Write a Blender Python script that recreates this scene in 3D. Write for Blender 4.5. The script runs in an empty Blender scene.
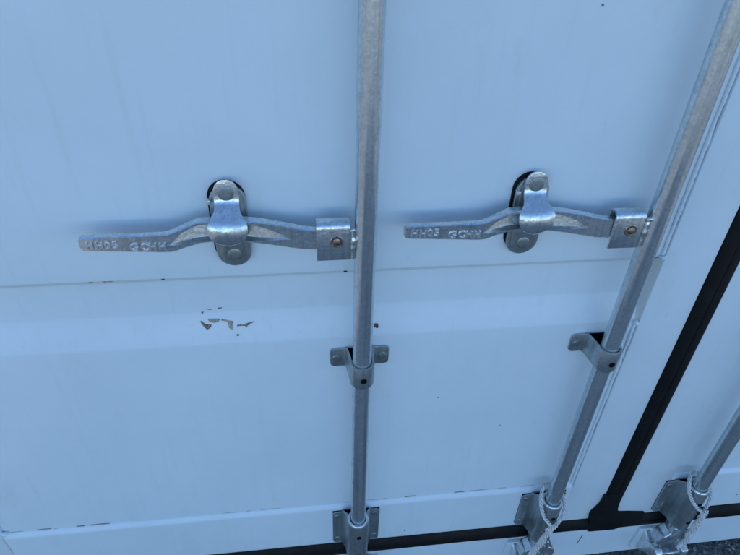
import bpy, bmesh, math, random
from mathutils import Vector, Matrix, noise

# ------------------------------------------------------------------ scene, camera, light
S = bpy.context.scene
COL = S.collection
random.seed(7)

cam_d = bpy.data.cameras.new('camera')
cam = bpy.data.objects.new('camera', cam_d); COL.objects.link(cam)
CAM_LOC = Vector((0.0, -0.75, 1.47))
cx_ = Vector((0.99282935, -0.11630031, 0.02764269))
cu_ = Vector((0.04592081, 0.58455243, 0.81005539))
cb_ = -Vector((0.11036829, 0.80297739, -0.58570142))
cam.matrix_world = Matrix.Translation(CAM_LOC) @ Matrix((cx_, cu_, cb_)).transposed().to_4x4()
cam_d.sensor_width = 36.0
cam_d.lens = 563.6 / 740 * 36
cam_d.clip_start = 0.01
cam_d.clip_end = 500
S.camera = cam

SUN_EL, SUN_AZ = math.radians(38), math.radians(0)      # the sun stands behind the container
W = bpy.data.worlds.new('World'); S.world = W; W.use_nodes = True
wn = W.node_tree.nodes; wn.clear()
sky = wn.new('ShaderNodeTexSky'); sky.sky_type = 'NISHITA'; sky.sun_disc = False
sky.sun_elevation = SUN_EL; sky.sun_rotation = SUN_AZ
sky.air_density = 1.0; sky.dust_density = 0.0; sky.ozone_density = 6.0
bg = wn.new('ShaderNodeBackground'); bg.inputs['Strength'].default_value = 0.15
wo = wn.new('ShaderNodeOutputWorld')
W.node_tree.links.new(sky.outputs[0], bg.inputs[0]); W.node_tree.links.new(bg.outputs[0], wo.inputs[0])

sun_d = bpy.data.lights.new('sun', 'SUN'); sun_d.energy = 4.4; sun_d.angle = math.radians(0.5)
sun_d.color = (1.0, 0.97, 0.93)
sun = bpy.data.objects.new('sun', sun_d); COL.objects.link(sun)
sdir = Vector((math.sin(SUN_AZ) * math.cos(SUN_EL), math.cos(SUN_AZ) * math.cos(SUN_EL), math.sin(SUN_EL)))
sun.rotation_euler = sdir.to_track_quat('Z', 'Y').to_euler()

S.view_settings.view_transform = 'Standard'; S.view_settings.look = 'None'
S.view_settings.exposure = 1.0; S.view_settings.gamma = 1.0
S.view_settings.use_curve_mapping = False

# ------------------------------------------------------------------ materials
def mat(name, color, rough=0.5, metal=0.0, spec=0.5):
    m = bpy.data.materials.new(name); m.use_nodes = True
    b = m.node_tree.nodes['Principled BSDF']
    b.inputs['Base Color'].default_value = (*color, 1); b.inputs['Roughness'].default_value = rough
    b.inputs['Metallic'].default_value = metal; b.inputs['Specular IOR Level'].default_value = spec
    return m, m.node_tree.nodes, m.node_tree.links, b

def objcoord(n, l, scale=(1, 1, 1)):
    g = n.new('ShaderNodeNewGeometry'); mp = n.new('ShaderNodeMapping')
    mp.inputs['Scale'].default_value = scale
    l.new(g.outputs['Position'], mp.inputs['Vector'])
    return mp.outputs[0]

def nz(n, l, vec, scale, detail=4, rough=0.55):
    t = n.new('ShaderNodeTexNoise'); t.inputs['Scale'].default_value = scale
    t.inputs['Detail'].default_value = detail; t.inputs['Roughness'].default_value = rough
    l.new(vec, t.inputs['Vector']); return t.outputs[0]

def ramp(n, l, fac, stops):
    r = n.new('ShaderNodeValToRGB'); e = r.color_ramp.elements
    while len(e) < len(stops): e.new(0.5)
    for k, (p, c) in zip(e, stops):
        k.position = p; k.color = (*c, 1) if len(c) == 3 else c
    l.new(fac, r.inputs[0]); return r.outputs[0]

def mixc(n, l, fac, a, b, mode='MIX'):
    x = n.new('ShaderNodeMix'); x.data_type = 'RGBA'; x.blend_type = mode
    for s, v in ((0, fac), (6, a), (7, b)):
        if hasattr(v, 'links'): l.new(v, x.inputs[s])
        elif s == 0: x.inputs[0].default_value = v
        else: x.inputs[s].default_value = (*v, 1)
    return x.outputs[2]

def maprange(n, l, v, a, b, c, d):
    r = n.new('ShaderNodeMapRange'); l.new(v, r.inputs[0])
    for i, q in enumerate((a, b, c, d)): r.inputs[i + 1].default_value = q
    return r.outputs[0]

def bump(n, l, b, h, strength, dist, prev=None):
    x = n.new('ShaderNodeBump'); x.inputs['Strength'].default_value = strength
    x.inputs['Distance'].default_value = dist; l.new(h, x.inputs['Height'])
    if prev is not None: l.new(prev, x.inputs['Normal'])
    l.new(x.outputs[0], b.inputs['Normal']); return x.outputs[0]

# white container paint: roller/orange peel, faint run marks and grime of its own
M_PAINT, n, l, b = mat('white_paint', (0.76, 0.79, 0.80), 0.33)
v = objcoord(n, l)
big = nz(n, l, v, 3.0, 5, 0.6)
streak = nz(n, l, objcoord(n, l, (55, 55, 3.0)), 1.0, 5, 0.6)
speck = nz(n, l, v, 260, 2, 0.5)
c1 = ramp(n, l, big, [(0.35, (0.655, 0.742, 0.785)), (0.65, (0.705, 0.79, 0.835))])
c2 = mixc(n, l, maprange(n, l, streak, 0.56, 0.80, 0, 0.32), c1, (0.58, 0.615, 0.61))
c3 = mixc(n, l, maprange(n, l, speck, 0.74, 0.80, 0, 0.45), c2, (0.35, 0.34, 0.32))
dirt = nz(n, l, objcoord(n, l, (1.0, 1.0, 0.45)), 9.0, 8, 0.72)
c3 = mixc(n, l, maprange(n, l, dirt, 0.56, 0.78, 0, 0.30), c3, (0.52, 0.54, 0.51))
l.new(c3, b.inputs['Base Color'])
l.new(maprange(n, l, nz(n, l, v, 14, 5, 0.6), 0.3, 0.7, 0.27, 0.40), b.inputs['Roughness'])
p_ = bump(n, l, b, nz(n, l, v, 420, 3, 0.5), 0.10, 0.0008)
bump(n, l, b, nz(n, l, objcoord(n, l, (1, 1, 0.6)), 26, 3, 0.5), 0.10, 0.002, p_)

def galv(name, base, r0, r1, spangle, dark, met=0.8, cast=0.18, bl=0.55):
    m, n, l, b = mat(name, base, 0.4, met)
    v = objcoord(n, l)
    vo = n.new('ShaderNodeTexVoronoi'); vo.inputs['Scale'].default_value = spangle
    ds = nz(n, l, v, spangle * 0.8, 3, 0.6)
    mx = n.new('ShaderNodeVectorMath'); mx.operation = 'ADD'
    sc = n.new('ShaderNodeVectorMath'); sc.operation = 'SCALE'; sc.inputs[3].default_value = 0.006
    tex = [x for x in n if x.type == 'TEX_NOISE'][-1]
    l.new(tex.outputs['Color'], sc.inputs[0]); l.new(v, mx.inputs[0]); l.new(sc.outputs[0], mx.inputs[1])
    l.new(mx.outputs[0], vo.inputs['Vector'])
    sep = n.new('ShaderNodeSeparateColor'); l.new(vo.outputs['Color'], sep.inputs[0])
    blot = nz(n, l, v, 38, 6, 0.65)
    lo = tuple(c * 0.80 for c in base)
    c1 = ramp(n, l, sep.outputs[0], [(0.0, lo), (1.0, base)])
    c2 = mixc(n, l, maprange(n, l, blot, 0.50, 0.72, 0, bl), c1, dark)
    st = nz(n, l, objcoord(n, l, (190, 190, 3)), 1.0, 3, 0.5)
    c3 = mixc(n, l, maprange(n, l, st, 0.48, 0.68, 0, 0.55), c2, dark)
    l.new(c3, b.inputs['Base Color'])
    l.new(maprange(n, l, blot, 0.3, 0.7, r0, r1), b.inputs['Roughness'])
    q = bump(n, l, b, nz(n, l, v, 300, 4, 0.6), 0.10, 0.0004)
    bump(n, l, b, nz(n, l, v, 60 if cast < 0.3 else 150, 3, 0.5), cast, 0.0010, q)
    return m

M_GALV = galv('galvanised_tube', (0.70, 0.775, 0.795), 0.17, 0.30, 300, (0.33, 0.38, 0.395), 0.82, 0.16, 0.55)
M_ZINC = galv('zinc_plated_forging', (0.74, 0.81, 0.83), 0.20, 0.36, 420, (0.45, 0.49, 0.505), 0.88, 0.45)
M_PLATE = galv('galvanised_sheet', (0.47, 0.525, 0.54), 0.32, 0.48, 200, (0.27, 0.305, 0.315), 0.88)
M_DULL = galv('dull_zinc', (0.33, 0.38, 0.39), 0.40, 0.55, 260, (0.20, 0.23, 0.235), 0.9)
M_BRIGHT = galv('bright_zinc', (0.83, 0.87, 0.88), 0.22, 0.34, 420, (0.64, 0.68, 0.69), 0.8)

M_RUBBER, n, l, b = mat('black_rubber', (0.012, 0.012, 0.013), 0.5, 0, 0.25)
v = objcoord(n, l)
l.new(mixc(n, l, maprange(n, l, nz(n, l, v, 30, 6, 0.7), 0.55, 0.78, 0, 0.5), (0.004, 0.004, 0.0045), (0.020, 0.019, 0.018)), b.inputs['Base Color'])
l.new(maprange(n, l, nz(n, l, v, 18, 4), 0.3, 0.7, 0.5, 0.75), b.inputs['Roughness'])
bump(n, l, b, nz(n, l, v, 120, 4), 0.3, 0.001)

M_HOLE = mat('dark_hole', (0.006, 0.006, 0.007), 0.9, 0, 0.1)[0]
M_RIVET, n, l, b = mat('weathered_rivet', (0.36, 0.30, 0.26), 0.42, 1.0)
l.new(ramp(n, l, nz(n, l, objcoord(n, l), 220, 4), [(0.35, (0.22, 0.15, 0.10)), (0.62, (0.46, 0.40, 0.36))]), b.inputs['Base Color'])
M_SEAL, n, l, b = mat('grey_sealant', (0.56, 0.59, 0.58), 0.6)
bump(n, l, b, nz(n, l, objcoord(n, l), 90, 3), 0.4, 0.002)
M_RUST, n, l, b = mat('rust_spot', (0.09, 0.06, 0.04), 0.8)
l.new(ramp(n, l, nz(n, l, objcoord(n, l), 300, 5), [(0.35, (0.035, 0.03, 0.028)), (0.65, (0.16, 0.10, 0.055))]), b.inputs['Base Color'])
M_PRIMER, n, l, b = mat('exposed_primer', (0.30, 0.25, 0.19), 0.7)
l.new(ramp(n, l, nz(n, l, objcoord(n, l), 260, 5), [(0.35, (0.22, 0.185, 0.14)), (0.65, (0.46, 0.41, 0.33))]), b.inputs['Base Color'])
M_CHIP, n, l, b = mat('bare_steel_chip', (0.07, 0.07, 0.07), 0.6)
l.new(ramp(n, l, nz(n, l, objcoord(n, l), 420, 4), [(0.38, (0.07, 0.062, 0.05)), (0.56, (0.22, 0.19, 0.15)), (0.66, (0.50, 0.50, 0.47))]), b.inputs['Base Color'])
M_ROPE, n, l, b = mat('weathered_rope', (0.50, 0.48, 0.44), 0.85, 0, 0.2)
l.new(ramp(n, l, nz(n, l, objcoord(n, l), 350, 5), [(0.30, (0.48, 0.475, 0.455)), (0.62, (0.74, 0.73, 0.70))]), b.inputs['Base Color'])
bump(n, l, b, nz(n, l, objcoord(n, l), 1500, 3), 0.25, 0.0003)

M_GROUND, n, l, b = mat('asphalt', (0.06, 0.06, 0.06), 0.85)
v = objcoord(n, l)
vo = n.new('ShaderNodeTexVoronoi'); vo.inputs['Scale'].default_value = 130; l.new(v, vo.inputs['Vector'])
sep = n.new('ShaderNodeSeparateColor'); l.new(vo.outputs['Color'], sep.inputs[0])
g1 = ramp(n, l, sep.outputs[0], [(0.0, (0.06, 0.06, 0.06)), (0.6, (0.12, 0.118, 0.115)), (0.93, (0.18, 0.177, 0.17)), (1.0, (0.30, 0.29, 0.27))])
g2 = mixc(n, l, maprange(n, l, nz(n, l, v, 0.9, 6, 0.6), 0.35, 0.7, 0, 0.5), g1, (0.15, 0.147, 0.14))
l.new(g2, b.inputs['Base Color'])
bump(n, l, b, vo.outputs['Distance'], 0.8, 0.004)
M_STONE, n, l, b = mat('asphalt_aggregate', (0.1, 0.1, 0.1), 0.7)
oi = n.new('ShaderNodeTexWhiteNoise'); sn = n.new('ShaderNodeVectorMath'); sn.operation = 'SNAP'
sn.inputs[1].default_value = (0.006, 0.006, 10); l.new(objcoord(n, l), sn.inputs[0]); l.new(sn.outputs[0], oi.inputs['Vector'])
l.new(ramp(n, l, oi.outputs[0], [(0.0, (0.03, 0.03, 0.03)), (0.6, (0.09, 0.088, 0.085)), (0.86, (0.17, 0.165, 0.155)), (1.0, (0.42, 0.41, 0.38))]), b.inputs['Base Color'])

# ------------------------------------------------------------------ mesh helpers
def link(name, me, m, parent=None, smooth=35):
    if m: me.materials.append(m)
    if smooth:
        me.shade_smooth()
        me.set_sharp_from_angle(angle=math.radians(smooth))
    o = bpy.data.objects.new(name, me); COL.objects.link(o)
    if parent: o.parent = parent
    return o

def from_bm(name, bm, m, parent=None, bev=0, seg=2, smooth=35, ang=30):
    if bev:
        bm.normal_update()
        es = [e for e in bm.edges if len(e.link_faces) == 2 and e.calc_face_angle(0) > math.radians(ang)]
        bmesh.ops.bevel(bm, geom=es, offset=bev, segments=seg, profile=0.6, affect='EDGES', clamp_overlap=True)
    bmesh.ops.recalc_face_normals(bm, faces=bm.faces)
    me = bpy.data.meshes.new(name); bm.to_mesh(me); bm.free()
    return link(name, me, m, parent, smooth)

def pydata(name, vs, fs, m, parent=None, bev=0, seg=2, smooth=35, ang=30):
    bm = bmesh.new()
    bv = [bm.verts.new(v) for v in vs]
    for f in fs: bm.faces.new([bv[i] for i in f])
    return from_bm(name, bm, m, parent, bev, seg, smooth, ang)

def box_bm(bm, x0, x1, y0, y1, z0, z1):
    vs = [bm.verts.new((x, y, z)) for z in (z0, z1) for x, y in ((x0, y0), (x1, y0), (x1, y1), (x0, y1))]
    for f in ((3, 2, 1, 0), (4, 5, 6, 7), (0, 1, 5, 4), (1, 2, 6, 5), (2, 3, 7, 6), (3, 0, 4, 7)):
        bm.faces.new([vs[i] for i in f])

def box(name, x0, x1, y0, y1, z0, z1, m, parent=None, bev=0.002):
    bm = bmesh.new(); box_bm(bm, x0, x1, y0, y1, z0, z1)
    return from_bm(name, bm, m, parent, bev)

def loft(rings, closed=True, caps=True):
    """rings: list of equal-length point lists -> verts, faces"""
    k = len(rings[0]); vs = [p for r in rings for p in r]; fs = []
    for i in range(len(rings) - 1):
        for j in range(k if closed else k - 1):
            a, b_ = i * k + j, i * k + (j + 1) % k
            fs.append((a, b_, b_ + k, a + k))
    if caps and closed:
        fs.append(tuple(range(k - 1, -1, -1))); fs.append(tuple((len(rings) - 1) * k + j for j in range(k)))
    return vs, fs

def plate(name, outline, y0, y1, m, parent=None, bev=0.0012, seg=2):
    """outline in (x, z), thickness from y0 (front) to y1 (back)"""
    vs, fs = loft([[(x, y0, z) for x, z in outline], [(x, y1, z) for x, z in outline]])
    return pydata(name, vs, fs, m, parent, bev, seg)

def lathe(name, prof, centre, m, parent=None, axis='Z', segs=32, smooth=35):
    """prof: (radius, height) along axis"""
    rings = []
    for r, h in prof:
        ring = []
        for k in range(segs):
            a = 2 * math.pi * k / segs
            u, w = r * math.cos(a), r * math.sin(a)
            p = (u, w, h) if axis == 'Z' else (u, -h, w)
            ring.append((centre[0] + p[0], centre[1] + p[1], centre[2] + p[2]))
        rings.append(ring)
    vs, fs = loft(rings)
    return pydata(name, vs, fs, m, parent, 0, 2, smooth)

def oblong(hw, z0, z1, cx=0, k=10):
    pts = []
    for i in range(k + 1):
        a = math.pi * i / k; pts.append((cx + hw * math.cos(a), z1 - hw + hw * math.sin(a)))
    for i in range(k + 1):
        a = math.pi + math.pi * i / k; pts.append((cx + hw * math.cos(a), z0 + hw + hw * math.sin(a)))
    return pts

def smooth_path(P, n=8):
    P = [Vector(p) for p in P]; out = []
    for i in range(len(P) - 1):
        p0, p1, p2, p3 = P[max(i - 1, 0)], P[i], P[i + 1], P[min(i + 2, len(P) - 1)]
        for k in range(n):
            t = k / n
            out.append(0.5 * ((2 * p1) + (p2 - p0) * t + (2 * p0 - 5 * p1 + 4 * p2 - p3) * t * t + (3 * p1 - p0 - 3 * p2 + p3) * t ** 3))
    out.append(P[-1]); return out

def frames(P):
    F = []; up = Vector((0.3, 0.2, 0.93))
    for i, p in enumerate(P):
        t = (P[min(i + 1, len(P) - 1)] - P[max(i - 1, 0)]).normalized()
        s = t.cross(up)
        if s.length < 1e-4: s = t.orthogonal()
        s.normalize(); up = s.cross(t).normalized(); F.append((p, s, up))
    return F

def tube_rings(P, rad, segs=8):
    rings = []
    for i, (p, s, u) in enumerate(frames(P)):
        r = rad(i) if callable(rad) else rad
        rings.append([tuple(p + (s * math.cos(2 * math.pi * k / segs) + u * math.sin(2 * math.pi * k / segs)) * r) for k in range(segs)])
    return rings

def add_tube(bm, P, rad, segs=8):
    vs, fs = loft(tube_rings(P, rad, segs))
    bv = [bm.verts.new(v) for v in vs]
    for f in fs: bm.faces.new([bv[i] for i in f])

def empty(name, loc=(0, 0, 0), parent=None):
    o = bpy.data.objects.new(name, None); COL.objects.link(o); o.location = loc
    o.empty_display_size = 0.05
    if parent: o.parent = parent
    return o

def tag(o, label=None, cat=None, group=None, kind=None):
    for k, v in (('label', label), ('category', cat), ('group', group), ('kind', kind)):
        if v: o[k] = v
    return o

def bead(name, P, r, m, parent, wob=0.35, step=0.006, segs=8, seed=0):
    """an uneven weld bead along a polyline"""
    Q = []
    for a, b_ in zip(P[:-1], P[1:]):
        a, b_ = Vector(a), Vector(b_); k = max(2, int((b_ - a).length / step))
        Q += [a.lerp(b_, i / k) for i in range(k)]
    Q.append(Vector(P[-1]))
    Q = [q + noise.noise_vector(q * 45 + Vector((seed, 0, 0))) * r * wob * 0.7 for q in Q]
    bm = bmesh.new()
    add_tube(bm, Q, lambda i: r * (1 + wob * noise.noise(Q[i] * 110 + Vector((seed, 3, 0)))), segs)
    return from_bm(name, bm, m, parent, 0, 2, 60)

# ------------------------------------------------------------------ ground
GZ = -0.082
bm = bmesh.new()
vs = [bm.verts.new(p) for p in ((-80, -80, GZ), (80, -80, GZ), (80, 80, GZ), (-80, 80, GZ))]
bm.faces.new(vs)
tag(from_bm('ground', bm, M_GROUND), kind='structure', label='dark asphalt ground with pale stone chips')
bm = bmesh.new()
for k in range(9000):
    x, y = random.uniform(0.5, 1.75), -random.random() ** 1.3 * 0.36 + 0.01
    r = random.uniform(0.0018, 0.0048)
    q = Vector((x, y, GZ + r * random.uniform(-0.2, 0.35)))
    a0 = random.random() * 6.28; sq = random.uniform(0.55, 0.9)
    top = bm.verts.new(q + Vector((random.uniform(-.3, .3) * r, random.uniform(-.3, .3) * r, r * sq)))
    ring = [bm.verts.new(q + Vector((math.cos(a0 + i * 1.2566) * r * random.uniform(.75, 1.15), math.sin(a0 + i * 1.2566) * r * random.uniform(.75, 1.15), r * 0.1 * random.random()))) for i in range(5)]
    for i in range(5): bm.faces.new((ring[i], ring[(i + 1) % 5], top))
me = bpy.data.meshes.new('asphalt_stones'); bm.to_mesh(me); bm.free()
o = link('asphalt_stones', me, M_STONE, None, 0)
tag(o, 'small stone chips set in the dark asphalt below the container', 'gravel', None, 'stuff')

# ------------------------------------------------------------------ container shell
FY = -0.007                      # face of door frame (rails, stiles); panel face is y = 0
ROD_Y, ROD_R = -0.045, 0.0165
RODS = (0.0883, 0.5457, 0.917)
GX0, GX1 = 0.714, 0.762          # gasket strip between the doors

ct = tag(empty('shipping_container', (0.7, 1.2, 0)), 'white shipping container body whose bottom sill shows under the closed doors', 'container')
def C_(o): o.parent = ct; o.matrix_parent_inverse = ct.matrix_world.inverted(); return o
ct.matrix_world = Matrix.Translation((0.7, 1.2, 0))
def child(o, p):
    o.parent = p; o.matrix_parent_inverse = Matrix.Translation(p.location).inverted(); return o
child(box('body_shell', -0.86, 2.35, 0.06, 2.45, -0.07, 2.60, M_PAINT, None, 0.01), ct)
child(box('corner_post', -0.95, -0.81, -0.02, 0.14, -0.07, 2.60, M_PAINT, None, 0.008), ct)
child(box('corner_post', 2.30, 2.44, -0.02, 0.14, -0.07, 2.60, M_PAINT, None, 0.008), ct)
child(box('header_beam', -0.80, 2.29, -0.015, 0.058, 2.45, 2.60, M_PAINT, None, 0.006), ct)
# bottom sill with a slightly uneven lower edge
rings = []
X = [-0.805 + i * 0.02 for i in range(156)]
for x in X:
    w = 0.003 * noise.noise(Vector((x * 6, 0, 0)))
    rings.append([(x, 0.055, -0.075 + w), (x, 0.000 + w * .3, -0.075 + w), (x, -0.004 + w * .3, -0.070 + w), (x, -0.004 + w * .2, -0.064), (x, -0.004, 0.0), (x, -0.004, 0.088), (x, -0.004, 0.092), (x, 0.0, 0.096), (x, 0.055, 0.096)])
vs, fs = loft(rings)
child(pydata('threshold_sill', vs, fs, M_PAINT), ct)

# ------------------------------------------------------------------ doors
def panel(name, x0, x1, parent):
    prof = []                    # (y, z) from top to bottom
    def seg(a, b_, n_):
        for i in range(n_):
            t = i / n_; prof.append((a[0] + (b_[0] - a[0]) * t, a[1] + (b_[1] - a[1]) * t))
    D = 0.019
    def corr(zt):                # corrugation: 45 degree step in, flat, long slope back out
        K = [(0, zt), (D, zt - 0.0162), (D, zt - 0.087), (0, zt - 0.145)]
        return K
    key = [(0, 2.36)]
    for zt in (1.75, 0.939): key += corr(zt)
    key.append((0, 0.262))
    # round the bends
    rnd = [key[0]]
    for i in range(1, len(key) - 1):
        p, a, c = Vector(key[i]), Vector(key[i - 1]), Vector(key[i + 1])
        r = 0.0022 if i % 4 == 1 else 0.0045
        for t in (1, 0.5, 0, -0.5, -1):
            if t > 0: q = p + (a - p).normalized() * r * t
            elif t < 0: q = p + (c - p).normalized() * r * -t
            else: q = p
            if abs(t) < 1:
                m_ = (p + (a - p).normalized() * r + p + (c - p).normalized() * r) / 2
                q = q.lerp(m_, 0.5 if t == 0 else 0.25)
            rnd.append(tuple(q))
    rnd.append(key[-1])
    for a, b_ in zip(rnd[:-1], rnd[1:]):
        n_ = max(1, int((Vector(a) - Vector(b_)).length / 0.02)); seg(a, b_, n_)
    prof.append(rnd[-1])
    nx = int((x1 - x0) / 0.02); rings = []
    for i in range(nx + 1):
        x = x0 + (x1 - x0) * i / nx
        rings.append([(x, y + 0.0011 * noise.noise(Vector((x * 3.1, 1.7, z * 3.6))) + 0.0004 * noise.noise(Vector((x * 11, 5.7, z * 9))), z) for y, z in prof])
    vs, fs = loft(rings, closed=False, caps=False)
    return pydata(name, vs, [f[::-1] for f in fs], M_PAINT, parent, 0, 2, 28)

def rail(name, x0, x1, parent):
    rings = []; k = int((x1 - x0) / 0.012)
    for i in range(k + 1):
        x = x0 + (x1 - x0) * i / k
        w = 0.0016 * noise.noise(Vector((x * 16, 2, 0))) + 0.0008 * noise.noise(Vector((x * 70, 4, 0)))
        u = 0.0009 * noise.noise(Vector((x * 40, 9, 0)))
        rings.append([(x, 0.05, 0.122), (x, FY + 0.004, 0.122), (x, FY, 0.126), (x, FY, 0.130), (x, FY, 0.200), (x, FY, 0.2655 + w * .5), (x, FY, 0.2690 + w * .7), (x, FY + 0.0012 + u * .6, 0.2715 + w),
                      (x, -0.0020 + u, 0.2785 + w), (x, 0.0002, 0.2815 + w), (x, 0.004, 0.2825 + w), (x, 0.05, 0.2825)])
    vs, fs = loft(rings)
    return pydata(name, vs, fs, M_PAINT, parent, 0, 2, 50)

def strip(name, pts, m, parent, y=0.0, th=0.0004):
    vs, fs = loft([[(x, yy - th, z) for x, yy, z in pts], [(x, yy + 0.001, z) for x, yy, z in pts]])
    return pydata(name, vs, fs, m, parent, 0, 2, 0)

def ragged(cx, cz, rx, rz, yy, k=9, seed=0):
    rr = random.Random(seed); P = []
    for i in range(k):
        a = 2 * math.pi * i / k; q = rr.uniform(0.55, 1.15)
        P.append((cx + rx * q * math.cos(a), yy, cz + rz * q * math.sin(a)))
    return P

dl = tag(empty('container_door'), 'closed white corrugated door on the left of the black rubber strip, with chipped paint', 'door', 'container doors')
dr = tag(empty('container_door'), 'closed white door to the right of the black vertical rubber strip', 'door', 'container doors')
panel('panel', -0.683, 0.611, dl)
panel('panel', 0.870, 1.80, dr)
for d, xs in ((dl, ((-0.80, -0.680), (0.6165, GX0 - 0.001))), (dr, ((GX1 + 0.001, 0.8735), (1.80, 2.28)))):
    for k, (a, b_) in enumerate(xs):
        box('stile', a, b_, FY, 0.05, 0.1225, 2.44, M_PAINT, d, 0.0025)
rail('bottom_rail', -0.6795, 0.6160, dl)
rail('bottom_rail', 0.8740, 1.7995, dr)
box('top_rail', -0.6795, 0.6160, FY, 0.05, 2.352, 2.44, M_PAINT, dl, 0.0025)
box('top_rail', 0.8740, 1.7995, FY, 0.05, 2.352, 2.44, M_PAINT, dr, 0.0025)
# weld between panel and stile, broken over the corrugation
for k, (za, zb) in enumerate(((2.34, 1.755), (1.60, 0.945), (0.790, 0.286))):
    bead('weld_bead', [(0.6125, -0.0018, za), (0.6125, -0.0018, zb)], 0.0032, M_PAINT, dl, 0.4, 0.006, 8, k)
    bead('weld_bead', [(-0.6815, -0.0018, za), (-0.6815, -0.0018, zb)], 0.0032, M_PAINT, dl, 0.4, 0.006, 8, k + 5)
# sealant smeared over the stile's side inside the corrugation
pts = []
for i in range(15):
    t = i / 14; z = 0.938 - t * 0.142
    y_in = min(0.0180, (0.938 - z) * 1.0, max(0.0005, (z - 0.794) * 0.3276 - 0.0005))
    pts.append((z, y_in))
vs, fs = [], []
for z, y_in in pts:
    vs += [(0.6165, FY + 0.0035, z), (0.6135, 0.001, z), (0.6105, y_in, z)]
for i in range(len(pts) - 1):
    for j in range(2): fs.append((i * 3 + j, i * 3 + j + 1, i * 3 + j + 4, i * 3 + j + 3))
pydata('sealant', vs, fs, M_SEAL, dl)
bead('weld_end', [(0.611, -0.004, 0.944), (0.6145, -0.0055, 0.938)], 0.0052, M_PAINT, dl, 0.5, 0.002, 8, 31)
bead('weld_end', [(0.610, -0.004, 0.796), (0.6145, -0.0055, 0.789)], 0.0052, M_PAINT, dl, 0.5, 0.002, 8, 33)
bead('weld_end', [(-0.684, -0.006, 0.292), (-0.672, -0.005, 0.284)], 0.0048, M_PAINT, dl, 0.6, 0.002, 8, 37)

# paint damage on the slope of the corrugation (shapes of their own)
CH = dict(
 A=(M_CHIP, [(-.1862,.0196,.8365),(-.1825,.0199,.8372),(-.1784,.0177,.8326),(-.1731,.0168,.8306),(-.1667,.0171,.8312),(-.1691,.0138,.8243),(-.1756,.0127,.822),(-.1799,.0145,.8257)]),
 B=(M_PRIMER, [(-.1722,.0217,.841),(-.1605,.0214,.8404),(-.1505,.0209,.8394),(-.1536,.0188,.8349),(-.1611,.0177,.8326),(-.1682,.0187,.8347)]),
 B2=(M_PRIMER, [(-.1500,.0206,.8387),(-.1389,.0195,.8364),(-.1308,.0185,.8342),(-.1319,.0177,.8325),(-.1409,.0186,.8344),(-.1500,.0197,.8368)]),
 C=(M_PRIMER, [(-.1391,.0180,.8332),(-.1325,.0178,.8328),(-.1310,.0170,.831),(-.1318,.0121,.8206),(-.1356,.0118,.8199),(-.139,.0135,.8236)]),
 D=(M_CHIP, [(-.1249,.0151,.8269),(-.1101,.0157,.8283),(-.0941,.0176,.8324),(-.1028,.0151,.827),(-.1056,.0146,.8259),(-.1078,.0126,.8216),(-.1112,.0142,.8252),(-.1232,.0142,.8251)]))
for k, (m, P) in CH.items():
    c = Vector((0, 0, 0))
    for p in P: c += Vector(p) / len(P)
    Q = []
    rr = random.Random(len(k) * 7 + ord(k[0]))
    for i in range(len(P)):
        a, b_ = Vector(P[i]), Vector(P[(i + 1) % len(P)])
        for t in (0, 0.33, 0.66):
            q = a.lerp(b_, t); q = c + (q - c) * (1 + rr.uniform(-.22, .16)); q.y = (q.z - 0.794) * 0.3276
            Q.append((q.x, q.y - 0.0006, q.z))
    strip('paint_chip', Q, m, dl)
def chip_spot(x, z, rx, rz, y, seed, m=M_CHIP, d=dl): strip('paint_chip', ragged(x, z, rx, rz, y, 9, seed), m, d)
chip_spot(-0.1801, 0.852, 0.0026, 0.0022, 0.0182, 1); chip_spot(-0.1503, 0.8602, 0.0034, 0.0014, 0.0182, 2)
chip_spot(-0.1673, 0.8581, 0.0065, 0.0007, 0.0182, 3, M_PRIMER); chip_spot(-0.1243, 0.8095, 0.003, 0.002, 0.0044, 4)
chip_spot(0.1179, 0.8116, 0.0042, 0.0055, 0.0048, 5, M_RUST)
for k, (x, z, rx) in enumerate(((0.062, 0.9378, 0.0034), (-0.226, 0.9388, 0.0034), (-0.312, 0.9390, 0.010), (-0.335, 0.9390, 0.004))):
    chip_spot(x, z - 0.0008, rx, 0.0014, 0.0002, 20 + k, M_RUST if k < 2 else M_PRIMER)
for k, (x, z, r) in enumerate(((0.392, 1.338, 0.0013), (0.249, 0.619, 0.0013), (0.394, 0.518, 0.0009))):
    chip_spot(x, z, r, r, -0.0010, 40 + k, M_RUST)
chip_spot(0.210, 0.149, 0.0020, 0.0020, FY - 0.0003, 50, M_RUST)
chip_spot(1.092, 0.169, 0.0022, 0.0022, FY - 0.0003, 51, M_RUST, dr)
# open, rusty joint above the bottom rail in broken lengths
rr = random.Random(3)
rj = random.Random(11); x = -0.665
while x < 0.585:
    ln = rj.uniform(0.008, 0.05); xa, xb = x, min(x + ln, 0.60); x = xb + rj.uniform(0.004, 0.045)
    heavy = rj.random() < (0.28 if x < -0.1 else 0.10)
    if not heavy and rj.random() < 0.45: continue
    top, bot = [], []; nn = 8
    for i in range(nn + 1):
        xx = xa + (xb - xa) * i / nn; e = math.sin(math.pi * i / nn) ** 0.5; g = (0.75 if heavy else 0.35)
        zc = 0.2848 + 0.0010 * noise.noise(Vector((xx * 30, 1, 1)))
        top.append((xx, -0.0013, zc + 0.0014 * g * e * rj.uniform(.2, 1.3))); bot.append((xx, -0.0013, zc - 0.0014 * g * e * rj.uniform(.2, 1.2)))
    strip('joint_rust', top + bot[::-1][1:-1], M_PRIMER if heavy else M_SEAL, dl)
strip('scratch', [(-0.684, FY - .0002, 0.270), (-0.6825, FY - .0002, 0.270), (-0.6795, FY - .0002, 0.205), (-0.681, FY - .0002, 0.205)], M_SEAL, dl)
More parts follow.
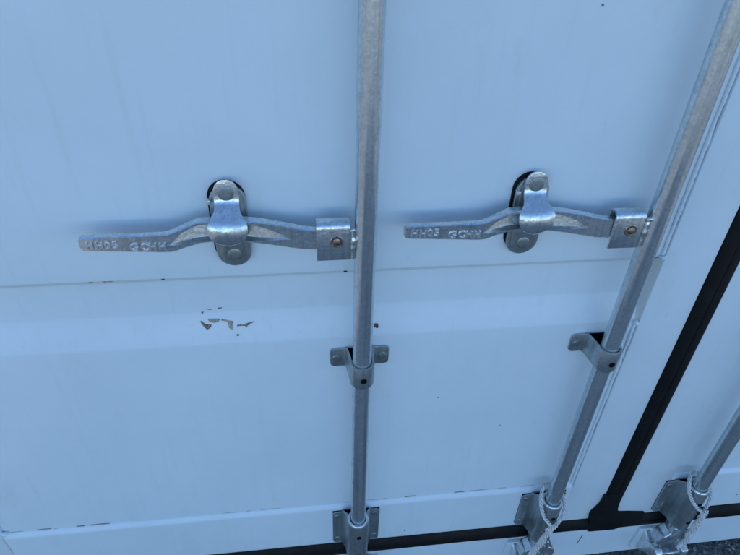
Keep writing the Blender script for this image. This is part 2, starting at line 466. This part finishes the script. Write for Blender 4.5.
strip('scratch', [(0.702, -.0046, 0.036), (0.7040, -.0046, 0.036), (0.6985, -.0046, -0.008), (0.6975, -.0046, -0.006)], M_RUST, ct).matrix_parent_inverse = Matrix.Translation(ct.location).inverted()

# rubber gaskets
def vert_gasket(name, xs, parent):
    rings = []
    for i in range(121):
        z = 0.12 + (2.44 - 0.12) * i / 120
        w = 0.0007 * noise.noise(Vector((z * 9, xs[0][0] * 40, 0)))
        rings.append([(x + w, y + w * .6, z) for x, y in xs])
    vs, fs = loft(rings); return pydata(name, vs, fs, M_RUBBER, parent, 0, 2, 40)
vert_gasket('gasket', [(GX0, 0.03), (GX0, -0.006), (GX0 + .003, -0.010), (GX0 + .012, -0.0134), (GX0 + .020, -0.0142), (GX0 + .0238, -0.0136), (GX0 + .0241, 0.03)], dl)
vert_gasket('gasket', [(GX0 + .0245, 0.03), (GX0 + .0248, -0.0136), (GX0 + .028, -0.0142), (GX0 + .037, -0.0134), (GX1 - .002, -0.010), (GX1, -0.006), (GX1, 0.03)], dr)
def hor_gasket(name, x0, x1, zt, zb, parent, sag):
    rings = []; k = int((x1 - x0) / 0.012)
    for i in range(k + 1):
        x = x0 + (x1 - x0) * i / k; w = 0.0018 * noise.noise(Vector((x * 10, 3.3, 0))); u = 0.0025 * noise.noise(Vector((x * 7, 8.1, 0)))
        b_ = zb + u + sag * max(0, (x - x0) / (x1 - x0)); 
        rings.append([(x, 0.03, zt - .001), (x, -0.004, zt - .001 + w * .2), (x, -0.010, zt - 0.008 + w), (x, -0.0165 + u * .5, zt - 0.022 + w), (x, -0.014, b_ + 0.012), (x, -0.0085, b_ + 0.003), (x, -0.005, b_), (x, 0.03, b_)])
    vs, fs = loft(rings); return pydata(name, vs, fs, M_RUBBER, parent, 0, 2, 40)
hor_gasket('bottom_gasket', -0.80, 0.715, 0.1215, 0.070, dl, -0.002)
hor_gasket('bottom_gasket', 0.79, 2.28, 0.1185, 0.064, dr, 0.0)
vs_o = [(.7070,.232),(.7065,.212),(.704,.192),(.697,.173),(.691,.160),(.690,.148),(.6955,.115),(.7025,.073),(.708,.070),(.750,.069),(.775,.068),(.786,.072),(.796,.084),(.845,.088),(.845,.133),(.802,.141),(.772,.145),(.764,.152),(.759,.172),(.7555,.205),(.7545,.232)]
plate('gasket_corner', vs_o, -0.0150, 0.02, M_RUBBER, dl, 0.0022, 3)

# ------------------------------------------------------------------ hardware on the doors
def hat(name, parent, x, wing, inner, y_wall, band_r, z0, z1, ztop_c, th, m, blend):
    """a bent-sheet guide: two wings on the door and a U round the tube"""
    c = (0.0, ROD_Y)
    half = [(-wing, y_wall - th / 2), (-wing + 0.0008, y_wall - th / 2), (-wing + 0.0025, y_wall - th / 2), (-wing + 0.007, y_wall - th / 2), (-inner - blend, y_wall - th / 2)]
    P = half[:]
    for k in range(1, 6):        # bend out of the wing
        a = math.pi / 2 * k / 6
        P.append((-inner - blend + blend * math.sin(a), y_wall - th / 2 - blend * (1 - math.cos(a))))
    P.append((-band_r - (inner - band_r) * 0.25, ROD_Y + band_r * 0.75))
    for k in range(0, 9):
        a = math.pi + math.pi / 2 * k / 8
        P.append((band_r * math.cos(a), ROD_Y + band_r * math.sin(a)))
    P = P + [(-a, b_) for a, b_ in P[:-1][::-1]]
    N = len(P); A, B = [], []
    for i in range(N):
        t = (Vector(P[min(i + 1, N - 1)]) - Vector(P[max(i - 1, 0)])).normalized(); nn = Vector((-t.y, t.x))
        A.append(Vector(P[i]) + nn * th / 2); B.append(Vector(P[i]) - nn * th / 2)
    vs, fs = [], []
    for i in range(N):
        e = max(0.0, min(1.0, (inner + blend - abs(P[i][0])) / (inner + blend - band_r))) if abs(P[i][0]) > band_r else 1.0
        e = e * e * (3 - 2 * e)
        zt = z1 + (ztop_c - z1) * e; r = 0.0065 if i in (0, N - 1) else 0.0042 if i in (1, N - 2) else 0.0018 if i in (2, N - 3) else 0
        for q, zz in ((A[i], z0 + r), (B[i], z0 + r), (B[i], zt - r), (A[i], zt - r)): vs.append((x + q.x, q.y, zz))
    for i in range(N - 1):
        for j in range(4):
            a, b_ = i * 4 + j, i * 4 + (j + 1) % 4; fs.append((a, b_, b_ + 4, a + 4))
    fs.append((3, 2, 1, 0)); fs.append(tuple((N - 1) * 4 + j for j in range(4)))
    return pydata(name, vs, fs, m, parent, 0.0009, 2, 40, 40)

def bolt(name, x, y, z, r, parent, m=M_PLATE, h=0.0045):
    return lathe(name, [(r * 1.0, -0.0005), (r, 0.001), (r * .93, h * .75), (r * .82, h * .95), (r * .3, h), (0.0002, h)], (x, y, z), m, parent, 'Y', 20)

def hole(x, y, z, r, parent):
    lathe('pin_hole', [(r * .96, -0.004), (r * .96, 0.0006), (0.0002, 0.0006)], (x, y, z), M_HOLE, parent, 'Y', 18)

for i, x in enumerate(RODS):
    d = dr if i == 2 else dl
    for zc in (0.7485, 1.95):
        g = hat('guide_bracket', d, x, 0.0535, 0.0235, -0.0005, 0.0195, zc - 0.0205, zc + 0.0215, zc + 0.026, 0.0040, M_PLATE, 0.0065)
        for sx in (-1, 1): bolt('bolt', x + sx * 0.0415, -0.0043, zc, 0.0085, g, M_DULL, 0.0022)
        hole(x + 0.001, ROD_Y - 0.0213, zc - 0.001, 0.0060, g)
        dark_sheet = box('dark_backing', x - 0.040, x + 0.040, -0.0016, 0.003, zc - 0.010, zc + 0.0195, M_HOLE, g, 0)  # thin black sheet behind the band, dark between wings and tube
    g = hat('end_bracket', d, x, 0.0545, 0.030, FY + 0.0, 0.0218, 0.136, 0.262, 0.284, 0.005, M_PLATE, 0.007)
    for sx in (-1, 1):
        for z in (0.248, 0.155): bolt('bolt', x + sx * 0.0435, FY - 0.005, z, 0.0075, g, M_DULL, 0.0022)
    box('dark_backing', x - 0.0548, x + 0.0548, FY - 0.0012, FY + 0.002, 0.139, 0.2632, M_HOLE, g, 0.0)  # black sheet a little wider than the bracket, a dark outline round its wings
    hole(x + 0.001, ROD_Y - 0.0243, 0.247, 0.0058, g); hole(x + 0.001, ROD_Y - 0.0243, 0.168, 0.0056, g)
    lathe('bush', [(0.0170, 0.262), (0.0170, 0.286), (0.0186, 0.2885), (0.0222, 0.2885), (0.0236, 0.2865), (0.0236, 0.2835), (0.0215, 0.2825), (0.0190, 0.262)], (x, ROD_Y, 0), M_BRIGHT, g, 'Z', 40)

def catch(d, rx, s):
    """handle retainer: base plate on the door and a hinged tongue over the handle; s = side of the rod"""
    cx = rx + s * 0.1975
    e = empty('handle_catch', (cx, 0, 1.035), d)
    def put(o): child(o, e); return o
    put(plate('backing_pad', oblong(0.0272, 0.970, 1.1080, cx - 0.0022), -0.004, 0.002, M_RUBBER, None, 0.0008))
    bp = put(plate('base_plate', oblong(0.0262, 0.965, 1.1035, cx), -0.0105, -0.0042, M_PLATE, None, 0.0016, 3))
    put(plate('base_ring', oblong(0.0215, 0.970, 1.0985, cx + 0.001), -0.0130, -0.0106, M_PLATE, None, 0.0012, 2))
    put(bolt('bolt', cx + 0.001, -0.0128, 0.988, 0.0105, None, M_DULL, 0.0018))
    put(box('spring_pin', cx - 0.0275, cx - 0.0225, -0.020, -0.010, 1.078, 1.084, M_BRIGHT, None, 0.0008))
    V = [(1.1138, -.0165, .0045), (1.1115, -.0170, .0098), (1.107, -.0176, .0140), (1.101, -.0180, .0168), (1.095, -.0182, .0178), (1.088, -.0184, .0176), (1.082, -.0195, .0173), (1.0775, -.0225, .0172),
         (1.073, -.0285, .0178), (1.069, -.0350, .0198), (1.0650, -.0410, .0232), (1.0605, -.0460, .0262), (1.055, -.0492, .0277), (1.049, -.0508, .0278), (1.043, -.0512, .0268), (1.0375, -.0507, .0248), (1.033, -.0497, .0216), (1.0295, -.0485, .0176), (1.027, -.0474, .0130), (1.0257, -.0466, .0082), (1.0252, -.0462, .0030)]
    NU = 12; vs, fs = [], []; th = 0.0042
    for side in (0, 1):
        for i, (z, y, hw) in enumerate(V):
            a, c = Vector(V[max(i - 1, 0)][:2]), Vector(V[min(i + 1, len(V) - 1)][:2])
            t = (c - a).normalized(); nn = Vector((-t.y, t.x))      # (z, y) normal
            if nn.y > 0: nn = -nn
            dome = 0.0045 * (1.0 if z > 1.045 else max(0.35, 1 - (1.045 - z) / 0.02)) * max(0.0, min(1.0, (1.083 - z) / 0.03))
            for j in range(NU + 1):
                u = -1 + 2 * j / NU
                yy = y + dome * u * u * u * u * 0.6 + dome * u * u * 0.4
                zz = z - (0.0015 * (1 - u * u) if z < 1.03 else 0)
                if side: yy -= nn.y * th; zz -= nn.x * th
                vs.append((cx + hw * u, yy, zz))
    k = NU + 1; n1 = len(V) * k
    for i in range(len(V) - 1):
        for j in range(NU):
            a = i * k + j; fs.append((a, a + 1, a + k + 1, a + k)); a += n1; fs.append((a + k, a + k + 1, a + 1, a))
        for j in (0, NU):
            a = i * k + j; fs.append((a, a + k, a + k + n1, a + n1))
    for j in range(NU):
        fs.append((j, j + 1, j + 1 + n1, j + n1)); a = (len(V) - 1) * k + j; fs.append((a, a + n1, a + 1 + n1, a + 1))
    put(pydata('tongue', vs, fs, M_ZINC, None, 0.0010, 2, 50, 50))
    put(bolt('rivet', cx, -0.0180, 1.0945, 0.0115, None, M_DULL, 0.0018))
    return e
catch(dl, RODS[0], -1); catch(dl, RODS[1], -1); catch(dr, RODS[2], 1)

# ------------------------------------------------------------------ locking bars
def text_mesh(s, size, depth):
    cu = bpy.data.curves.new('lettering', 'FONT'); cu.body = s; cu.size = size; cu.extrude = depth; cu.bevel_depth = 0.00035; cu.bevel_resolution = 1
    cu.space_character = 1.25; cu.offset = 0.0003; cu.resolution_u = 3
    o = bpy.data.objects.new('tmp', cu); COL.objects.link(o)
    dg = bpy.context.evaluated_depsgraph_get(); dg.update()
    me = bpy.data.meshes.new_from_object(o.evaluated_get(dg)); bpy.data.objects.remove(o)
    return me

HS = [  # x from the bar, z centre, half height, y front, thickness, web depth, top flange, bottom flange
 (-.4005, 1.0383, .0072, -.0490, .0070, 0, .003, .003), (-.3985, 1.0382, .0095, -.0505, .0095, 0, .004, .004), (-.3945, 1.0380, .0108, -.0512, .0108, 0, .004, .004),
 (-.360, 1.0372, .0120, -.0515, .0112, 0, .008, .008), (-.320, 1.0360, .0134, -.0512, .0112, 0, .012, .010), (-.290, 1.0345, .0146, -.0505, .0116, 0, .016, .012),
 (-.281, 1.0345, .0150, -.0500, .0125, 0, .0165, .0125), (-.274, 1.0358, .0158, -.0494, .0130, .0024, .0140, .0110), (-.262, 1.0400, .0158, -.0482, .0136, .0075, .0066, .0080), (-.246, 1.0447, .0170, -.0464, .0160, .0120, .0048, .0052), (-.239, 1.0463, .0171, -.0446, .0165, .0128, .0042, .0036),
 (-.220, 1.0460, .0172, -.0420, .0165, .0128, .0040, .0034), (-.1975, 1.0445, .0172, -.0400, .0165, .0128, .0040, .0034), (-.175, 1.0435, .0175, -.0408, .0165, .0128, .0044, .0036),
 (-.160, 1.0420, .0179, -.0420, .0160, .0108, .0056, .0044), (-.145, 1.0402, .0182, -.0430, .0150, .0078, .0086, .0070), (-.130, 1.0375, .0182, -.0438, .0136, .0040, .0125, .0105), (-.117, 1.0350, .0181, -.0443, .0132, .0012, .0165, .0138), (-.110, 1.0335, .0180, -.0445, .0130, 0, .0175, .0148),
 (-.095, 1.0300, .0176, -.0445, .0125, 0, .016, .014), (-.070, 1.0268, .0168, -.0445, .012, 0, .014, .012), (-.030, 1.0262, .0160, -.0445, .012, 0, .012, .010)]

def locking_bar(i, label, s=-1, letters=True):
    rx = RODS[i]
    e = empty('locking_bar', (rx, ROD_Y, 0.1)); tag(e, label, 'locking bar', 'vertical locking bars')
    def put(o, p=None): child(o, e); return o
    # tube, very slightly uneven
    rings = []
    for k in range(140):
        z = 0.118 + (2.42 - 0.118) * k / 139
        ox, oy = 0.0006 * noise.noise(Vector((z * 1.7, i, 0))), 0.0005 * noise.noise(Vector((z * 1.9, i, 7)))
        rings.append([(rx + ox + ROD_R * math.cos(2 * math.pi * a / 40), ROD_Y + oy + ROD_R * math.sin(2 * math.pi * a / 40), z) for a in range(40)])
    vs, fs = loft(rings); put(pydata('tube', vs, fs, M_GALV))
    # hub: folded sheet open at the bottom, welded to the tube
    T, R_ = 0.0042, 0.0115
    out, inn = [], []
    zt, yf, yb = 1.0475, -0.0505, -0.0255
    yc, rr_ = (yf + yb) / 2, (yb - yf) / 2
    out.append((yf, 0.9945))
    for k in range(9):
        a = math.pi - math.pi * k / 8; out.append((yc + rr_ * math.cos(a), zt + (R_ * math.sin(a))))
    out.append((yb, 1.012))
    inn.append((yf + T, 0.9945))
    for k in range(9):
        a = math.pi - math.pi * k / 8; inn.append((yc + (rr_ - T) * math.cos(a), zt + (R_ - T) * math.sin(a)))
    inn.append((yb - T, 1.012))
    poly = out + inn[::-1]
    xa, xb = rx + s * 0.0725, rx + s * 0.0235
    vs, fs = [], []
    k = len(poly)
    for x in (xa, xb): vs += [(x, y, z) for y, z in poly]
    for j in range(k): fs.append((j, (j + 1) % k, (j + 1) % k + k, j + k))
    h_ = len(out)
    for q in range(h_ - 1):      # end strips
        fs.append((q, k - 1 - q, k - 2 - q, q + 1)); fs.append((k + q, k + q + 1, 2 * k - 2 - q, 2 * k - 1 - q))
    hub = put(pydata('handle_hub', vs, fs, M_ZINC, None, 0.0010, 2, 40, 40))
    xw = rx + s * 0.0145
    a, b_ = sorted((xb - s * 0.0002, xw))
    w = box('weld_tab', a, b_, yf + 0.0002, yf + T + 0.002, 0.9955, 1.0455, M_ZINC, None, 0.0)
    w.parent = hub
    def sub(o, p): o.parent = p; return o
    sub(bead('weld_bead', [(rx + s * 0.0195, yf + 0.0002, 0.997), (rx + s * 0.0185, yf - 0.0002, 1.02), (rx + s * 0.0185, yf + 0.0, 1.046)], 0.0036, M_ZINC, None, 0.6, 0.0018, 8, i * 3), hub)
    sub(bead('weld_bead', [(rx + s * 0.0215, yf + .0005, 1.0445), (rx + s * 0.0150, yf - 0.0015, 1.0480)], 0.0032, M_ZINC, None, 0.5, 0.002, 8, i * 5), hub)
    sub(lathe('rivet', [(0.0100, -0.002), (0.0100, 0.0006), (0.0088, 0.0014), (0.0072, 0.0012), (0.0066, 0.0004), (0.0062, 0.0022), (0.0045, 0.0032), (0.0002, 0.0034)], (rx + s * 0.0432, yf, 1.0275), M_RIVET, None, 'Y', 24), hub)
    # forged handle
    rings = []
    for (x, zc, hz, yf_, th, web, ft, fb) in HS:
        X_, y0, y1 = rx - s * x, yf_, yf_ + th
        c = min(0.0015, hz * .3)
        top, bot = zc + hz, zc - hz
        w = max(web, 0.00002)
        rings.append([(X_, y1, bot + c), (X_, y1 - c, bot), (X_, y0 + c, bot), (X_, y0, bot + c), (X_, y0, bot + fb), (X_, y0 + w * .72, bot + fb + min(w, .0022)),
                      (X_, y0 + w, top - ft - min(w, .0012)), (X_, y0, top - ft), (X_, y0, top - c), (X_, y0 + c, top), (X_, y1 - c, top), (X_, y1, top - c)])
    vs, fs = loft(rings); ha = put(pydata('handle', vs, fs, M_ZINC, None, 0, 2, 20))
    if letters:
        rm = random.Random(i)
        for word, x, z, sz in (('HH', -.3915, 1.0318, .0125), ('05', -.3665, 1.0312, .0135), ('GO', -.3340, 1.0262, .0140), ('HH', -.3080, 1.0268, .0125)):
            me = text_mesh(word, sz * 1.22, 0.0011)
            M_ = Matrix.Translation((rx + x, -0.0516 + (0.0004 if x > -.31 else 0), z)) @ Matrix.Rotation(math.radians(90), 4, 'X') @ Matrix.Rotation(math.radians(-1.5 + rm.uniform(-3, 3)), 4, 'Z')
            me.transform(M_); me.materials.clear()
            o = link('raised_lettering', me, M_BRIGHT, None, 30); sub(o, ha)
    # cam at the foot
    q = rx
    out = [(-.019, .137), (.019, .137), (.021, .112), (.036, .103), (.043, .084), (.040, .064), (.030, .056), (.022, .064), (.016, .080), (.006, .084), (-.008, .084), (-.016, .076), (-.022, .060), (-.032, .052), (-.041, .060), (-.044, .080), (-.036, .102), (-.021, .112)]
    put(plate('cam', [(q + a, b_) for a, b_ in out], -0.066, -0.030, M_ZINC, None, 0.004, 3))
    put(lathe('cam_collar', [(0.0175, .118), (0.0215, .120), (0.0215, .134), (0.0178, .1345)], (q, ROD_Y, 0), M_ZINC, None, 'Z', 28))
    # keeper on the sill
    kb = empty('cam_keeper', (q, 0, 0.03), None); child(kb, ct)
    def kput(o): o.parent = kb; o.matrix_parent_inverse = Matrix.Translation(Vector((q, 0, 0.03))).inverted(); return o
    kput(plate('base_plate', [(q - .056, -.048), (q + .060, -.048), (q + .064, -.030), (q + .060, .052), (q - .056, .052), (q - .060, -.030)], -0.013, -0.0035, M_PAINT, None, 0.003, 3))
    for lx, nose, mm in ((-.034, 0.0, M_BRIGHT), (.036, .004, M_ZINC)):
        o_ = [(-0.011, -.044), (-0.030, -.030), (-0.052, -.004), (-0.066, .002), (-0.078, .012), (-0.082, .026), (-0.078, .040), (-0.068, .047), (-0.056, .045), (-0.044, .034), (-0.030, .036), (-0.011, .050)]
        x0, x1 = q + lx - 0.0095, q + lx + 0.0095
        vs, fs = loft([[(x0, y, z + nose) for y, z in o_], [(x1, y, z + nose) for y, z in o_]])
        kput(pydata('lug', vs, fs, mm, None, 0.0055, 4, 60))
    kput(plate('bridge', [(q - .044, -.004), (q + .050, -.004), (q + .056, .004), (q + .050, .012), (q - .040, .012)], -0.064, -0.030, M_ZINC, None, 0.004, 3))
    return e

locking_bar(0, 'galvanised locking bar with lever handle in the middle of the left door')
locking_bar(1, 'galvanised locking bar with lever handle just left of the black rubber strip')
locking_bar(2, 'galvanised locking bar at the right edge, on the door right of the black rubber strip', 1, False)

# ------------------------------------------------------------------ cords tied round the bar feet
def cord(name, paths, r0, label, parent=None, pitch=0.026):
    bm = bmesh.new(); fr = random.Random(len(label))
    for ip, P in enumerate(paths):
        r = r0 * (1.18 if ip > 1 else 1.0)
        Q = smooth_path(P, 14)
        # resample evenly
        L = [0]
        for a, b_ in zip(Q[:-1], Q[1:]): L.append(L[-1] + (b_ - a).length)
        n_ = int(L[-1] / 0.0011); E = []; j = 0
        for k in range(n_ + 1):
            s_ = L[-1] * k / n_
            while j < len(L) - 2 and L[j + 1] < s_: j += 1
            t = (s_ - L[j]) / max(1e-9, L[j + 1] - L[j]); E.append(Q[j].lerp(Q[j + 1], t))
        F = frames(E)
        for st in range(3):
            S_ = []
            for k, (p, s_, u) in enumerate(F):
                a = 2 * math.pi * (k * 0.0011 / pitch + st / 3)
                S_.append(p + (s_ * math.cos(a) + u * math.sin(a)) * r * 0.68 + noise.noise_vector(p * 90) * r * 0.12)
            add_tube(bm, S_, r * 0.47, 8)
        if ip > 1:               # loose fibres on the tails
            for _ in range(110):
                p = E[fr.randrange(len(E) // 5, len(E))]; q = Vector((fr.gauss(0, 1), fr.gauss(-.4, 1), fr.gauss(-.3, 1))).normalized()
                a = p + q * r * 0.8; L_ = fr.uniform(.003, .009); q2 = (q + Vector((fr.gauss(0, .7), fr.gauss(0, .5), fr.gauss(-.4, .7)))).normalized()
                add_tube(bm, [a, a + q * L_ * .5, a + q * L_ * .5 + q2 * L_ * .6], 0.00045, 4)
    o = from_bm(name, bm, M_ROPE, None, 0, 2, 70)
    return tag(o, label, 'cord', 'cords tied round the bar feet')

def loc(rx, pts): return [(rx + x, y, z) for x, y, z in pts]
X2 = RODS[1]
cord('cord', [
    loc(X2, [(.014, -.020, .306), (-.004, -.018, .314), (-.022, -.028, .318), (-.032, -.046, .306), (-.032, -.060, .284), (-.024, -.070, .262), (-.012, -.0755, .245), (-.003, -.077, .233), (.003, -.078, .226)]),
    loc(X2, [(.010, -.022, .304), (.022, -.034, .300), (.028, -.052, .284), (.026, -.064, .264), (.016, -.073, .246), (.004, -.078, .232), (-.008, -.080, .224), (-.012, -.078, .214)]),
    loc(X2, [(.006, -.080, .238), (-.004, -.082, .226), (-.007, -.079, .206), (-.014, -.078, .182), (-.018, -.078, .160), (-.028, -.078, .130), (-.033, -.079, .104), (-.036, -.080, .075), (-.030, -.082, .050)]),
    loc(X2, [(-.010, -.080, .232), (-.002, -.082, .216), (-.012, -.083, .196), (-.013, -.082, .170), (-.023, -.083, .146), (-.027, -.082, .118), (-.038, -.081, .096), (-.041, -.080, .066)])],
    0.0041, 'frayed twisted cord tied round the foot of the bar left of the black rubber strip')
X3 = RODS[2]
cord('cord', [
    loc(X3, [(.014, -.020, .300), (-.002, -.017, .306), (-.022, -.028, .309), (-.034, -.046, .302), (-.033, -.060, .282), (-.022, -.070, .262), (-.008, -.0755, .245), (.006, -.077, .232), (.014, -.077, .224)]),
    loc(X3, [(.010, -.022, .304), (.022, -.034, .296), (.028, -.052, .278), (.027, -.064, .256), (.020, -.072, .236), (.014, -.077, .222), (.010, -.078, .206)]),
    loc(X3, [(.016, -.078, .238), (.020, -.079, .222), (.018, -.078, .200), (.010, -.078, .178), (.013, -.078, .156), (.008, -.078, .134), (.014, -.079, .112), (.010, -.083, .090), (.020, -.086, .070)]),
    loc(X3, [(.008, -.080, .230), (.014, -.082, .212), (.010, -.082, .190), (.018, -.081, .166), (.008, -.081, .144), (.016, -.081, .122), (.006, -.082, .100), (-.004, -.084, .078)])],
    0.0039, 'frayed twisted cord tied round the foot of the bar at the right edge')
